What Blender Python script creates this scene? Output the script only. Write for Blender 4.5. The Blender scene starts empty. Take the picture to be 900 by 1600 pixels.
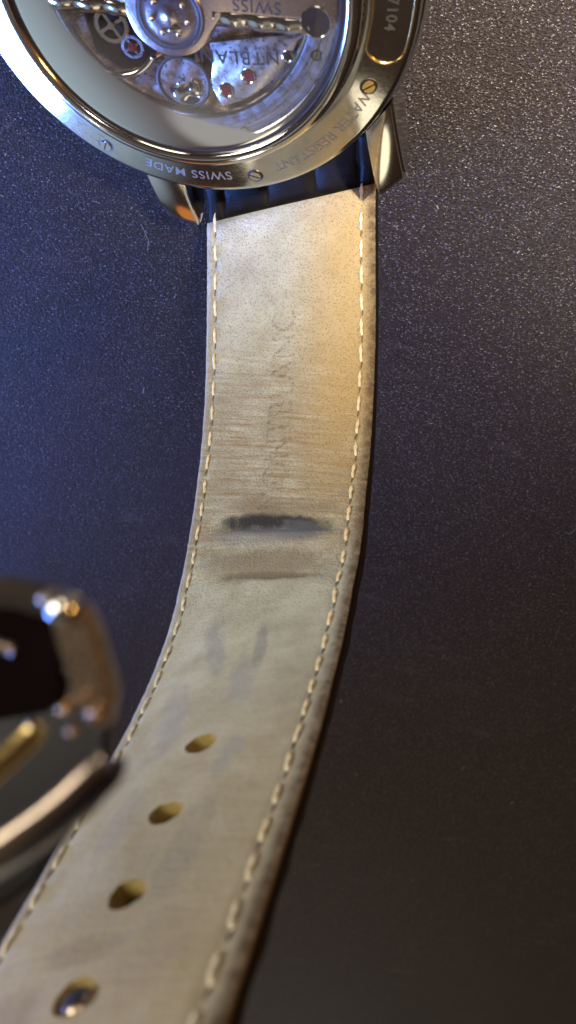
import bpy, bmesh, math, random
import numpy as np
from mathutils import Vector, Matrix, noise
from mathutils.geometry import interpolate_bezier
random.seed(7); np.random.seed(7)
S = bpy.context.scene
COL = S.collection
MM = 0.001
PI = math.pi

# ------------------------------------------------------------------ camera
RC = Matrix(((0.9938038, -0.0758034, 0.0812892), (0.0, 0.7313537, 0.6819984), (-0.1111489, -0.6777725, 0.7268221)))
cam_d = bpy.data.cameras.new('camera'); cam = bpy.data.objects.new('camera', cam_d); COL.objects.link(cam)
cam.matrix_world = Matrix.Translation((0, 0, 0.105)) @ RC.to_4x4()
cam_d.sensor_fit = 'VERTICAL'; cam_d.sensor_height = 36.0; cam_d.lens = 1450 / 1600 * 36
cam_d.clip_start = 0.001; cam_d.clip_end = 50
cam_d.dof.use_dof = True; cam_d.dof.focus_distance = 0.103; cam_d.dof.aperture_fstop = 50
S.camera = cam
# ------------------------------------------------------------------ world (dim room)
w = bpy.data.worlds.new('World'); S.world = w; w.use_nodes = True
nt = w.node_tree; nt.nodes.clear()
out = nt.nodes.new('ShaderNodeOutputWorld'); bg = nt.nodes.new('ShaderNodeBackground')
tc = nt.nodes.new('ShaderNodeTexCoord'); sx = nt.nodes.new('ShaderNodeSeparateXYZ')
nt.links.new(tc.outputs['Generated'], sx.inputs[0])
REFLECTION_PATCHES = [((-0.40, -0.55, 0.72), 0.90, 0.98, (0.15, 0.125, 0.125)),
        ((-0.28, -0.72, 0.62), 0.990, 0.995, (0.40, 0.38, 0.36)),
        ((-0.48, -0.46, 0.74), 0.985, 0.992, (0.03, 0.02, 0.016)),
        ((-0.75, -0.62, 0.22), 0.86, 0.97, (0.40, 0.50, 0.56)),
        ((-0.02, -0.88, 0.46), 0.970, 0.977, (1.9, 1.65, 1.15)),
        ((-0.26, -0.96, 0.05), 0.9915, 0.9945, (0.75, 0.26, 0.05)),
        ((-0.06, -0.98, 0.18), 0.9935, 0.9955, (2.4, 2.4, 2.6)),
        ((0.75, 0.15, 0.60), 0.93, 0.96, (0.26, 0.09, 0.03))]
rp = nt.nodes.new('ShaderNodeValToRGB'); rp.color_ramp.interpolation = 'EASE'
e = rp.color_ramp.elements
e[0].position = 0.0; e[0].color = (0.016, 0.009, 0.006, 1)
e[1].position = 1.0; e[1].color = (0.07, 0.055, 0.045, 1)
m1 = e.new(0.45); m1.color = (0.030, 0.017, 0.010, 1)
m2 = e.new(0.75); m2.color = (0.045, 0.027, 0.018, 1)
mr = nt.nodes.new('ShaderNodeMapRange'); mr.inputs[1].default_value = -0.3
nt.links.new(sx.outputs['Z'], mr.inputs[0]); nt.links.new(mr.outputs[0], rp.inputs[0])
cur = rp.outputs[0]
def reflection_patch(cur, d, c0, c1, col):
    # soft-edged patch added in direction d to shape reflections in the metal
    vn = Vector(d).normalized()
    nrmz = nt.nodes.new('ShaderNodeVectorMath'); nrmz.operation = 'NORMALIZE'; nt.links.new(tc.outputs['Generated'], nrmz.inputs[0])
    dp = nt.nodes.new('ShaderNodeVectorMath'); dp.operation = 'DOT_PRODUCT'; nt.links.new(nrmz.outputs[0], dp.inputs[0]); dp.inputs[1].default_value = vn
    mp = nt.nodes.new('ShaderNodeMapRange'); mp.interpolation_type = 'SMOOTHSTEP'
    mp.inputs[1].default_value = c0; mp.inputs[2].default_value = c1; nt.links.new(dp.outputs['Value'], mp.inputs[0])
    mxn = nt.nodes.new('ShaderNodeMix'); mxn.data_type = 'RGBA'; mxn.blend_type = 'MIX'
    nt.links.new(mp.outputs[0], mxn.inputs[0]); nt.links.new(cur, mxn.inputs[6]); mxn.inputs[7].default_value = (*col, 1)
    return mxn.outputs[2]
for d, c0, c1, col in REFLECTION_PATCHES: cur = reflection_patch(cur, d, c0, c1, col)
nt.links.new(cur, bg.inputs[0]); bg.inputs[1].default_value = 1.0
nt.links.new(bg.outputs[0], out.inputs[0])

def area(name, loc, target, sx_, sy_, power, col):
    l = bpy.data.lights.new(name, 'AREA'); l.shape = 'RECTANGLE'; l.size = sx_; l.size_y = sy_
    l.energy = power; l.color = col
    o = bpy.data.objects.new(name, l); COL.objects.link(o); o.location = loc
    o.rotation_euler = (Vector(target) - Vector(loc)).to_track_quat('-Z', 'Y').to_euler()
    return o
T0 = (-0.01, -0.03, 0.03)
def spot(name, loc, target, deg, power, col, rad):
    l = bpy.data.lights.new(name, 'SPOT'); l.energy = power; l.color = col; l.spot_size = math.radians(deg); l.spot_blend = 1.0; l.shadow_soft_size = rad
    o = bpy.data.objects.new(name, l); COL.objects.link(o); o.location = loc
    o.rotation_euler = (Vector(target) - Vector(loc)).to_track_quat('-Z', 'Y').to_euler(); return o
area('window_light', (-0.46, 0.20, 0.30), T0, 0.24, 0.24, 3.0, (1.0, 0.975, 0.86))
area('blue_table_fill', (-0.25, -0.18, 0.075), (-0.13, -0.02, 0), 0.12, 0.06, 1.5, (0.11, 0.26, 1.0))  # added low blue source, tints the left of the table and misses the strap
bpy.data.lights['blue_table_fill'].spread = math.radians(82)
spot('table_pool_spot', (0.30, 0.36, 0.62), (0.080, 0.060, 0), 19.5, 320, (1.0, 0.965, 0.95), 0.03)  # added spot, its soft cone makes the bright gradient at the table's upper right
area('table_lamp', (0.42, 0.12, 0.17), T0, 0.08, 0.08, 1.2, (1.0, 0.52, 0.12))
area('strap_fill', (-0.1, 1.3, 0.45), T0, 0.6, 0.5, 5.0, (1.0, 0.86, 0.64))  # added warm fill for the lower strap lining

S.view_settings.view_transform = 'Standard'; S.view_settings.look = 'None'
S.view_settings.exposure = 0; S.view_settings.gamma = 1
S.cycles.max_bounces = 8; S.cycles.glossy_bounces = 5
S.cycles.sample_clamp_indirect = 3
try: S.cycles.use_denoising = True
except Exception: pass

# ------------------------------------------------------------------ materials
class NT:
    def __init__(s, name):
        s.m = bpy.data.materials.new(name); s.m.use_nodes = True; s.t = s.m.node_tree
        s.b = s.t.nodes['Principled BSDF']
    def n(s, kind, **kw):
        nd = s.t.nodes.new('ShaderNode' + kind)
        for k, v in kw.items(): setattr(nd, k, v)
        return nd
    def l(s, a, b): s.t.links.new(a, b)
    def setv(s, sock, v):
        if hasattr(v, 'is_output') or hasattr(v, 'node'): s.l(v, sock)
        else: sock.default_value = v
    def math(s, op, a, b=0.0, c=None, clamp=False):
        nd = s.n('Math', operation=op); nd.use_clamp = clamp
        s.setv(nd.inputs[0], a); s.setv(nd.inputs[1], b)
        if c is not None: s.setv(nd.inputs[2], c)
        return nd.outputs[0]
    def noise(s, vec, scale, detail=3, rough=0.55, dim='3D'):
        nd = s.n('TexNoise', noise_dimensions=dim); s.l(vec, nd.inputs['Vector'])
        nd.inputs['Scale'].default_value = scale; nd.inputs['Detail'].default_value = detail
        nd.inputs['Roughness'].default_value = rough
        return nd.outputs['Fac']
    def voro(s, vec, scale, feature='F1'):
        nd = s.n('TexVoronoi', feature=feature); s.l(vec, nd.inputs['Vector'])
        nd.inputs['Scale'].default_value = scale
        return nd.outputs['Distance']
    def mapping(s, vec, scale=(1, 1, 1), rot=(0, 0, 0), loc=(0, 0, 0)):
        nd = s.n('Mapping'); s.l(vec, nd.inputs[0])
        nd.inputs['Scale'].default_value = scale; nd.inputs['Rotation'].default_value = rot; nd.inputs['Location'].default_value = loc
        return nd.outputs[0]
    def ramp(s, fac, stops, interp='LINEAR'):
        nd = s.n('ValToRGB'); s.l(fac, nd.inputs[0]); cr = nd.color_ramp; cr.interpolation = interp
        cr.elements[0].position = stops[0][0]; cr.elements[0].color = (*stops[0][1], 1)
        cr.elements[1].position = stops[-1][0]; cr.elements[1].color = (*stops[-1][1], 1)
        for p, c in stops[1:-1]:
            el = cr.elements.new(p); el.color = (*c, 1)
        return nd.outputs[0]
    def mix(s, fac, a, b, mode='MIX'):
        nd = s.n('Mix', data_type='RGBA', blend_type=mode)
        s.setv(nd.inputs[0], fac)
        for i, v in ((6, a), (7, b)):
            if isinstance(v, tuple): nd.inputs[i].default_value = (*v, 1)
            else: s.l(v, nd.inputs[i])
        return nd.outputs[2]
    def maprange(s, v, a, b, c=0.0, d=1.0, smooth=False):
        nd = s.n('MapRange'); s.setv(nd.inputs[0], v)
        if smooth: nd.interpolation_type = 'SMOOTHSTEP'
        for i, x in ((1, a), (2, b), (3, c), (4, d)): nd.inputs[i].default_value = x
        return nd.outputs[0]
    def bump(s, h, strength, dist, normal=None):
        nd = s.n('Bump'); s.l(h, nd.inputs['Height']); nd.inputs['Strength'].default_value = strength
        nd.inputs['Distance'].default_value = dist
        if normal is not None: s.l(normal, nd.inputs['Normal'])
        return nd.outputs[0]
    def obj_mm(s):
        tc = s.n('TexCoord'); return s.mapping(tc.outputs['Object'], (1000, 1000, 1000))
    def P(s, **kw):
        names = dict(color='Base Color', rough='Roughness', metal='Metallic', spec='Specular IOR Level', normal='Normal',
                     coat='Coat Weight', coatr='Coat Roughness', sheen='Sheen Weight', aniso='Anisotropic', sheenr='Sheen Roughness',
                     sss='Subsurface Weight', trans='Transmission Weight', ior='IOR', alpha='Alpha')
        for k, v in kw.items():
            i = s.b.inputs[names[k]]
            if isinstance(v, tuple) and len(v) == 3: v = (*v, 1)
            s.setv(i, v)
        return s.m

def metal(name, color, rough, scratch=0.15, bump=0.0, scale=6.0, stretch=(1, 1, 1)):
    k = NT(name); v = k.obj_mm(); v2 = k.mapping(v, stretch)
    n1 = k.noise(v2, scale, 4, 0.6); n2 = k.noise(v, 0.5, 2)
    r = k.math('ADD', rough, k.math('MULTIPLY', k.math('SUBTRACT', n1, 0.5), scratch)); r = k.math('MAXIMUM', r, 0.03)
    c = k.mix(k.maprange(n2, 0.3, 0.7), tuple(x * 0.88 for x in color), color)
    kw = dict(color=c, rough=r, metal=1.0)
    if bump: kw['normal'] = k.bump(n1, 0.6, bump * MM)
    return k.P(**kw)
M = {}
M['steel'] = metal('polished_steel', (0.72, 0.70, 0.66), 0.10, 0.12)
M['ring_steel'] = metal('satin_polished_steel', (0.66, 0.66, 0.64), 0.11, 0.12, 0.004, 3)
k = NT('brushed_steel'); v = k.obj_mm(); sp = k.n('SeparateXYZ'); k.l(v, sp.inputs[0])
an = k.math('ARCTAN2', sp.outputs[1], sp.outputs[0]); rr_ = k.math('SQRT', k.math('ADD', k.math('MULTIPLY', sp.outputs[0], sp.outputs[0]), k.math('MULTIPLY', sp.outputs[1], sp.outputs[1])))
cb = k.n('CombineXYZ'); k.l(k.math('MULTIPLY', an, 1.3), cb.inputs[0]); k.l(k.math('MULTIPLY', rr_, 3.0), cb.inputs[1])
n1 = k.noise(cb.outputs[0], 1.0, 4, 0.6); n2 = k.noise(v, 1.2, 4)
M['brushed'] = k.P(color=k.mix(k.maprange(n1, 0.35, 0.65), (0.32, 0.30, 0.31), (0.62, 0.60, 0.60)), rough=k.maprange(n2, 0.3, 0.7, 0.22, 0.4), metal=1.0, normal=k.bump(n1, 0.6, 0.02 * MM))
M['dark_steel'] = metal('dark_gap_steel', (0.12, 0.10, 0.09), 0.35)
def striped(name, c0, c1, ang):
    k = NT(name); v = k.mapping(k.obj_mm(), (1, 1, 1), (0, 0, ang)); wv = k.n('TexWave'); k.l(v, wv.inputs[0]); wv.inputs['Scale'].default_value = 0.16; wv.inputs['Distortion'].default_value = 0.4
    n = k.noise(v, 2.5, 4, 0.65)
    return k.P(color=k.mix(wv.outputs['Fac'], c0, c1), rough=k.maprange(n, 0.3, 0.7, 0.2, 0.42), metal=1.0, normal=k.bump(k.math('ADD', wv.outputs['Fac'], k.math('MULTIPLY', n, 0.15)), 0.5, 0.1 * MM))
M['plate'] = striped('rose_grey_plate', (0.36, 0.27, 0.22), (0.60, 0.48, 0.42), 0.6)
M['bridge'] = striped('rhodium_bridge', (0.46, 0.40, 0.34), (0.72, 0.66, 0.58), 0.9)
M['rotor'] = metal('rotor_metal', (0.50, 0.41, 0.40), 0.24, 0.2, 0.004, 3)
M['brass'] = metal('gilt_brass', (0.78, 0.55, 0.22), 0.22)
M['clasp_lit'] = metal('lit_clasp_steel', (0.62, 0.50, 0.38), 0.28, 0.15)  # lighter copy of the clasp steel, the lit arm's brightness put into the colour
M['clasp'] = metal('clasp_steel', (0.33, 0.25, 0.19), 0.30, 0.1)  # darker copy, brown room reflection put into the colour
def plain(name, color, rough, **kw):
    k = NT(name); v = k.obj_mm(); n = k.noise(v, 3, 3)
    c = k.mix(k.maprange(n, 0.3, 0.7), tuple(x * 0.75 for x in color), color)
    return k.P(color=c, rough=rough, **kw)
M['dark_plate'] = plain('near_black_clasp_plate', (0.006, 0.003, 0.003), 0.35, spec=0.08)  # the dark of the clasp interior is put into the colour
M['cavity'] = plain('cavity_dark', (0.02, 0.014, 0.012), 0.6, spec=0.05)  # for flat pieces standing for pits and holes, their shade put into the colour
M['ink'] = plain('black_engraving', (0.02, 0.018, 0.018), 0.5)
M['engrave'] = metal('frosted_engraving', (0.50, 0.48, 0.45), 0.32, 0.3)
M['ruby'] = plain('ruby', (0.09, 0.007, 0.018), 0.08, coat=1.0)
def lining_like(name, alpha_text=False):
    k = NT(name); uv = k.n('UVMap').outputs[0]; p = k.mapping(uv, (100, 100, 100))    # p in mm: x across, y along
    sp = k.n('SeparateXYZ'); k.l(p, sp.inputs[0]); X, Y = sp.outputs[0], sp.outputs[1]
    nbig = k.noise(p, 0.22, 4, 0.6); nmid = k.noise(p, 1.1, 4, 0.6); nf = k.noise(p, 4.0, 5, 0.7)
    streak = k.noise(k.mapping(k.mapping(p, (1, 1, 1), (0, 0, -0.264)), (0.16, 2.4, 1)), 1.0, 5, 0.65)
    base = k.mix(k.maprange(nbig, 0.35, 0.68), (0.33, 0.32, 0.255), (0.485, 0.485, 0.42))
    base = k.mix(k.maprange(nmid, 0.45, 0.8, 0, 0.4), base, (0.42, 0.35, 0.245))
    # grubby rubbed strip of worn leather in the middle of the flat run
    rub = k.math('MULTIPLY', k.maprange(Y, 8, 26, 0, 1, True), k.maprange(Y, 40, 47, 1, 0, True))
    base = k.mix(k.math('MULTIPLY', k.math('MULTIPLY', rub, 0.9), k.maprange(streak, 0.38, 0.66)), base, (0.25, 0.18, 0.10))
    base = k.mix(k.math('MULTIPLY', k.maprange(X, -1.5, 7.5, 0, 0.8, True), k.maprange(Y, 50, 20, 0, 1, True)), base, (0.46, 0.305, 0.105))  # right side tan: part grime, part warm light put into the colour
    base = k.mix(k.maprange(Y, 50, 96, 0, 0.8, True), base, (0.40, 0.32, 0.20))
    # pores: dark specks
    v1 = k.n('TexVoronoi', feature='F1'); k.l(p, v1.inputs['Vector']); v1.inputs['Scale'].default_value = 4.0
    pore = k.math('MULTIPLY', k.maprange(v1.outputs['Distance'], 0.20, 0.46, 1, 0), k.maprange(nf, 0.42, 0.56))
    pmask = k.maprange(Y, 42, 60, 1.0, 0.18, True)
    base = k.mix(k.math('MULTIPLY', k.math('MULTIPLY', pore, 0.75), pmask), base, (0.15, 0.115, 0.08))
    # blot helper
    def blot(cx, cy, rx, ry, ang=0.0, soft=1.0, nz=0.5):
        ca, sa = math.cos(ang), math.sin(ang)
        dx = k.math('SUBTRACT', X, cx); dy = k.math('SUBTRACT', Y, cy)
        u = k.math('ADD', k.math('MULTIPLY', dx, ca / rx), k.math('MULTIPLY', dy, sa / rx))
        v = k.math('ADD', k.math('MULTIPLY', dx, -sa / ry), k.math('MULTIPLY', dy, ca / ry))
        u4 = k.math('POWER', k.math('ABSOLUTE', u), 2.3); v2 = k.math('POWER', k.math('ABSOLUTE', v), 2.0)
        d = k.math('ADD', u4, v2); d = k.math('ADD', d, k.math('MULTIPLY', k.math('SUBTRACT', nmid, 0.5), 1.3)); d = k.math('ADD', d, k.math('MULTIPLY', k.math('SUBTRACT', nf, 0.5), 0.5)); d = k.math('ADD', d, k.math('MULTIPLY', k.math('SUBTRACT', nbig, 0.5), 1.6)); d = k.math('ADD', d, k.math('MULTIPLY', k.math('SUBTRACT', streak, 0.5), 1.2))
        return k.maprange(d, 1.5, 0.25, 0, 1, True)
    for (cx, cy, rx, ry, a, col, st) in BLOTS:
        base = k.mix(k.math('MULTIPLY', blot(cx, cy, rx, ry, a), st), base, col)
    # grime by the edges
    ed = k.math('ABSOLUTE', X); 
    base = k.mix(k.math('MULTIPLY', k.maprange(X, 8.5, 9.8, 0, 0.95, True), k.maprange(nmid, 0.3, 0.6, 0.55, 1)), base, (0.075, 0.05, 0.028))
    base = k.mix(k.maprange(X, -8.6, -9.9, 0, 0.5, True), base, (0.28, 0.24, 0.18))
    h = k.math('MULTIPLY', pmask, k.math('ADD', k.math('MULTIPLY', nf, 0.5), k.math('MULTIPLY', v1.outputs['Distance'], 0.6)))
    nrm = k.bump(h, 1.0, 0.16 * MM)
    nrm = k.bump(k.math('ADD', nmid, k.math('MULTIPLY', streak, 0.8)), 0.5, 0.16 * MM, nrm)
    k.P(color=base, rough=0.82, spec=0.25, normal=nrm, sheen=0.06, sheenr=0.5)
    if alpha_text:
        k.P(color=k.mix(0.45, base, (0.14, 0.12, 0.11)))
        k.P(alpha=k.maprange(k.noise(p, 1.6, 4, 0.7), 0.42, 0.66, 0.0, 0.42))
    return k.m
# stains on the lining, in strap millimetres: across, along, half sizes, angle, colour, strength
BLOTS = [(0.2, 39.7, 7.1, 1.35, 0.264, (0.022, 0.021, 0.026), 0.97), (3.0, 41.4, 3.6, 1.5, 0.264, (0.11, 0.12, 0.15), 0.7),
         (-1.5, 41.0, 5.6, 1.6, 0.264, (0.19, 0.20, 0.23), 0.55),
         (0.3, 47.1, 5.2, 0.6, 0.264, (0.09, 0.075, 0.055), 0.8), (-0.2, 45.3, 8.0, 2.3, 0.264, (0.20, 0.16, 0.105), 0.7),
         (1.0, 37.4, 7.0, 1.2, 0.264, (0.20, 0.16, 0.11), 0.5),
         (-3.0, 57.0, 1.0, 4.4, -0.35, (0.24, 0.25, 0.28), 0.45), (2.0, 58.5, 0.7, 3.4, -0.15, (0.16, 0.165, 0.18), 0.5),
         (1.4, 63.0, 1.4, 4.0, -0.2, (0.26, 0.27, 0.29), 0.45), (-4.6, 66.0, 1.4, 6.0, -0.2, (0.30, 0.31, 0.33), 0.45),
         (3.1, 74.5, 1.1, 2.6, 0.1, (0.27, 0.28, 0.32), 0.4), (-4.2, 78.0, 1.2, 4.0, 0.1, (0.29, 0.275, 0.26), 0.35),
         (2.8, 84.0, 1.4, 5.0, 0.0, (0.28, 0.25, 0.21), 0.35), (-1.0, 91.0, 3.4, 1.0, 0.2, (0.24, 0.18, 0.12), 0.4),
         (-5.5, 94.0, 3.5, 2.0, 0.2, (0.27, 0.20, 0.13), 0.55), (3.6, 93.0, 2.5, 4.0, 0.2, (0.33, 0.27, 0.19), 0.5)]
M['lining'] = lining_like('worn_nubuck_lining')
M['emboss'] = lining_like('faded_embossed_letters', True)
k = NT('strap_edge_leather'); v = k.obj_mm(); n = k.noise(v, 5, 4, 0.65)
M['edge'] = k.P(color=k.mix(k.maprange(n, 0.35, 0.7), (0.022, 0.013, 0.008), (0.10, 0.062, 0.035)), rough=0.7, normal=k.bump(n, 0.7, 0.1 * MM))
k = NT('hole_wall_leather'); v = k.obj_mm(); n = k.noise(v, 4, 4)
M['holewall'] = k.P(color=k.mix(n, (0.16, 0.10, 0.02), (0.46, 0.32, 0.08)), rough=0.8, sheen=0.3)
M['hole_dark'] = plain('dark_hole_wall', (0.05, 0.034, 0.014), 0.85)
k = NT('black_alligator_leather'); v = k.obj_mm(); n = k.noise(v, 4, 5, 0.65)
M['gator'] = k.P(color=(0.009, 0.007, 0.005), rough=k.maprange(n, 0.3, 0.7, 0.34, 0.58), spec=0.10, normal=k.bump(n, 0.6, 0.12 * MM))
k = NT('pale_waxed_thread'); v = k.obj_mm(); n = k.noise(v, 9, 3)
M['thread'] = k.P(color=k.mix(n, (0.62, 0.50, 0.26), (0.86, 0.78, 0.56)), rough=0.6, sheen=0.3, normal=k.bump(n, 0.5, 0.03 * MM))
M['thread_dark'] = plain('dark_thread_end', (0.15, 0.115, 0.075), 0.8)
# glass: mixes clear with a fresnel reflection
k = NT('sapphire_glass'); tr = k.n('BsdfTransparent'); gl = k.n('BsdfGlossy'); gl.inputs['Roughness'].default_value = 0.04
tr.inputs[0].default_value = (0.96, 0.95, 0.95, 1)
fr = k.n('Fresnel'); fr.inputs[0].default_value = 1.62; mx = k.n('MixShader'); v = k.obj_mm()
k.l(fr.outputs[0], mx.inputs[0]); k.l(tr.outputs[0], mx.inputs[1]); k.l(gl.outputs[0], mx.inputs[2])
k.l(mx.outputs[0], k.t.nodes['Material Output'].inputs[0]); M['glass'] = k.m
# table: dark grained leather cloth
k = NT('dark_grained_table'); v = k.obj_mm()
vs = k.mapping(v, (1.0, 1.55, 1), (0, 0, 0.45))
wob = k.n('TexNoise'); k.l(vs, wob.inputs['Vector']); wob.inputs['Scale'].default_value = 2.0
vadd = k.n('VectorMath', operation='ADD'); k.l(vs, vadd.inputs[0])
vsc = k.n('VectorMath', operation='SCALE'); k.l(wob.outputs['Color'], vsc.inputs[0]); vsc.inputs['Scale'].default_value = 0.5; k.l(vsc.outputs[0], vadd.inputs[1])
vv = k.n('TexVoronoi', feature='F1'); k.l(vadd.outputs[0], vv.inputs['Vector']); vv.inputs['Scale'].default_value = 3.6
sc_ = k.n('SeparateColor'); k.l(vv.outputs['Color'], sc_.inputs[0]); rnd = sc_.outputs[0]
g1 = k.noise(vs, 2.9, 5, 0.68); g2 = k.noise(v, 0.035, 3)
cell = k.math('MULTIPLY', k.maprange(rnd, 0.30, 1.0), k.maprange(vv.outputs['Distance'], 0.05, 0.50, 1, 0))
cell = k.math('MULTIPLY', cell, k.maprange(g1, 0.38, 0.60))
col = k.mix(k.maprange(g1, 0.40, 0.62, 0, 0.55), (0.011, 0.008, 0.0065), (0.066, 0.050, 0.041))
col = k.mix(k.maprange(g2, 0.40, 0.62, 0, 0.6), col, (0.024, 0.017, 0.014))
col = k.mix(k.math('POWER', cell, 1.3), col, (0.55, 0.50, 0.47))
scf = k.noise(k.mapping(v, (0.07, 0.28, 1), (0, 0, 0.35)), 1.0, 3); scm = k.noise(v, 0.03, 2)
col = k.mix(k.math('MULTIPLY', k.maprange(scf, 0.58, 0.76), k.maprange(scm, 0.5, 0.6, 0, 0.22)), col, (0.16, 0.14, 0.13))
hh = k.math('ADD', k.math('MULTIPLY', g1, 0.7), k.math('MULTIPLY', k.math('SUBTRACT', 1.0, vv.outputs['Distance']), 0.5))
nrm = k.bump(hh, 1.0, 0.36 * MM)
M['table'] = k.P(color=col, rough=k.maprange(g1, 0.3, 0.7, 0.60, 0.42), spec=0.06, normal=nrm)

# ------------------------------------------------------------------ helpers
def link(name, verts, faces, mat, parent=None, smooth=True, uvs=None, mats=None, fmat=None):
    me = bpy.data.meshes.new(name)
    me.from_pydata([tuple(c * MM for c in v) for v in verts], [], faces)
    for m in (mats or [mat]): me.materials.append(m)
    if fmat is not None: me.polygons.foreach_set('material_index', fmat)
    if smooth: me.polygons.foreach_set('use_smooth', [True] * len(me.polygons))
    if uvs is not None:
        ul = me.uv_layers.new(name='UVMap')
        li = np.zeros(len(me.loops), dtype=np.int32); me.loops.foreach_get('vertex_index', li)
        ul.data.foreach_set('uv', (np.array(uvs, dtype=np.float32)[li] * 0.01).ravel())
    me.update()
    o = bpy.data.objects.new(name, me); COL.objects.link(o)
    if parent is not None: o.parent = parent
    return o
def lathe(name, prof, mat, parent, seg=192, center=(0, 0, 0), closed=False, sharp=True, noise_amp=0):
    V, F = [], []
    n = len(prof)
    for i in range(seg):
        a = 2 * PI * i / seg
        for r, z in prof: V.append((center[0] + r * math.cos(a), center[1] + r * math.sin(a), center[2] + z))
    for i in range(seg):
        j = (i + 1) % seg
        for q in range(n if closed else n - 1):
            q2 = (q + 1) % n
            F.append((i * n + q, j * n + q, j * n + q2, i * n + q2))
    if not closed:
        if prof[0][0] > 1e-4: pass
    o = link(name, V, F, mat, parent)
    o.data.set_sharp_from_angle(angle=math.radians(38))
    return o
def disc(r, z=0, n=0): return [(0.0001, z), (r, z)]
def prism(name, outline, z0, z1, mat, parent, bevel=0.12, smooth=False, sharpang=35):
    """extruded outline (x, y), with bevelled top and bottom"""
    bm = bmesh.new()
    vs = [bm.verts.new((x, y, z0)) for x, y in outline]
    f = bm.faces.new(vs)
    r = bmesh.ops.extrude_face_region(bm, geom=[f])
    for g in r['geom']:
        if isinstance(g, bmesh.types.BMVert): g.co.z = z1
    bmesh.ops.recalc_face_normals(bm, faces=bm.faces)
    if bevel:
        ed = [e_ for e_ in bm.edges if abs(e_.verts[0].co.z - e_.verts[1].co.z) < 1e-6]
        bmesh.ops.bevel(bm, geom=ed, offset=bevel, segments=2, affect='EDGES', profile=0.5)
    me = bpy.data.meshes.new(name)
    for v_ in bm.verts: v_.co *= MM
    bm.to_mesh(me); bm.free(); me.materials.append(mat)
    me.polygons.foreach_set('use_smooth', [True] * len(me.polygons)); me.set_sharp_from_angle(angle=math.radians(sharpang))
    o = bpy.data.objects.new(name, me); COL.objects.link(o); o.parent = parent
    return o
def tube(name, pts, rad, mat, parent, seg=10, closed=False, rads=None):
    pts = [Vector(p) for p in pts]; n = len(pts); V, F = [], []
    up = None
    for i, p in enumerate(pts):
        if closed: t = (pts[(i + 1) % n] - pts[i - 1]).normalized()
        else: t = (pts[min(i + 1, n - 1)] - pts[max(i - 1, 0)]).normalized()
        if up is None:
            up = t.orthogonal().normalized()
        up = (up - t * up.dot(t)).normalized(); b = t.cross(up)
        r = rads[i] if rads else rad
        for q in range(seg):
            a = 2 * PI * q / seg; V.append(p + (up * math.cos(a) + b * math.sin(a)) * r)
    m = n if closed else n - 1
    for i in range(m):
        j = (i + 1) % n
        for q in range(seg):
            q2 = (q + 1) % seg
            F.append((i * seg + q, j * seg + q, j * seg + q2, i * seg + q2))
    if not closed:
        F.append(tuple(range(seg))[::-1]); F.append(tuple((n - 1) * seg + q for q in range(seg)))
    return link(name, V, F, mat, parent)
def arc_band(r0, r1, a0, a1, n=64, c=(0, 0)):
    P = [(c[0] + r1 * math.cos(a0 + (a1 - a0) * i / n), c[1] + r1 * math.sin(a0 + (a1 - a0) * i / n)) for i in range(n + 1)]
    P += [(c[0] + r0 * math.cos(a1 + (a0 - a1) * i / n), c[1] + r0 * math.sin(a1 + (a0 - a1) * i / n)) for i in range(n + 1)]
    return P
def chaikin(P, it=2, closed=True):
    for _ in range(it):
        Q = []
        n = len(P)
        for i in range(n if closed else n - 1):
            a, b = P[i], P[(i + 1) % n]
            Q.append(tuple(a[k] * .75 + b[k] * .25 for k in range(len(a)))); Q.append(tuple(a[k] * .25 + b[k] * .75 for k in range(len(a))))
        P = Q
    return P
def text_mesh(txt, size, extr=0.0, spacing=1.0, bold=0.0):
    cu = bpy.data.curves.new('lettering', 'FONT'); cu.body = txt; cu.size = size; cu.extrude = extr
    cu.space_character = spacing; cu.align_x = 'CENTER'; cu.align_y = 'CENTER'; cu.resolution_u = 4; cu.offset = bold
    o = bpy.data.objects.new('lettering_tmp', cu); COL.objects.link(o)
    dg = bpy.context.evaluated_depsgraph_get(); me = bpy.data.meshes.new_from_object(o.evaluated_get(dg))
    bm = bmesh.new(); bm.from_mesh(me)
    bmesh.ops.triangulate(bm, faces=bm.faces)
    for _ in range(2):
        le = [e_ for e_ in bm.edges if e_.calc_length() > size * 0.22]
        if le: bmesh.ops.subdivide_edges(bm, edges=le, cuts=1); bmesh.ops.triangulate(bm, faces=bm.faces)
    V = [tuple(v.co) for v in bm.verts]; F = [tuple(v.index for v in f.verts) for f in bm.faces]
    bm.free(); bpy.data.objects.remove(o); bpy.data.curves.remove(cu); bpy.data.meshes.remove(me)
    return V, F

# ------------------------------------------------------------------ table
V, F = [], []
V = [(-2500, -4000, 0), (2500, -4000, 0), (2500, 1500, 0), (-2500, 1500, 0)]
tb = link('table_top', V, [(0, 1, 2, 3)], M['table'], None, smooth=False); tb['kind'] = 'structure'

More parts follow.
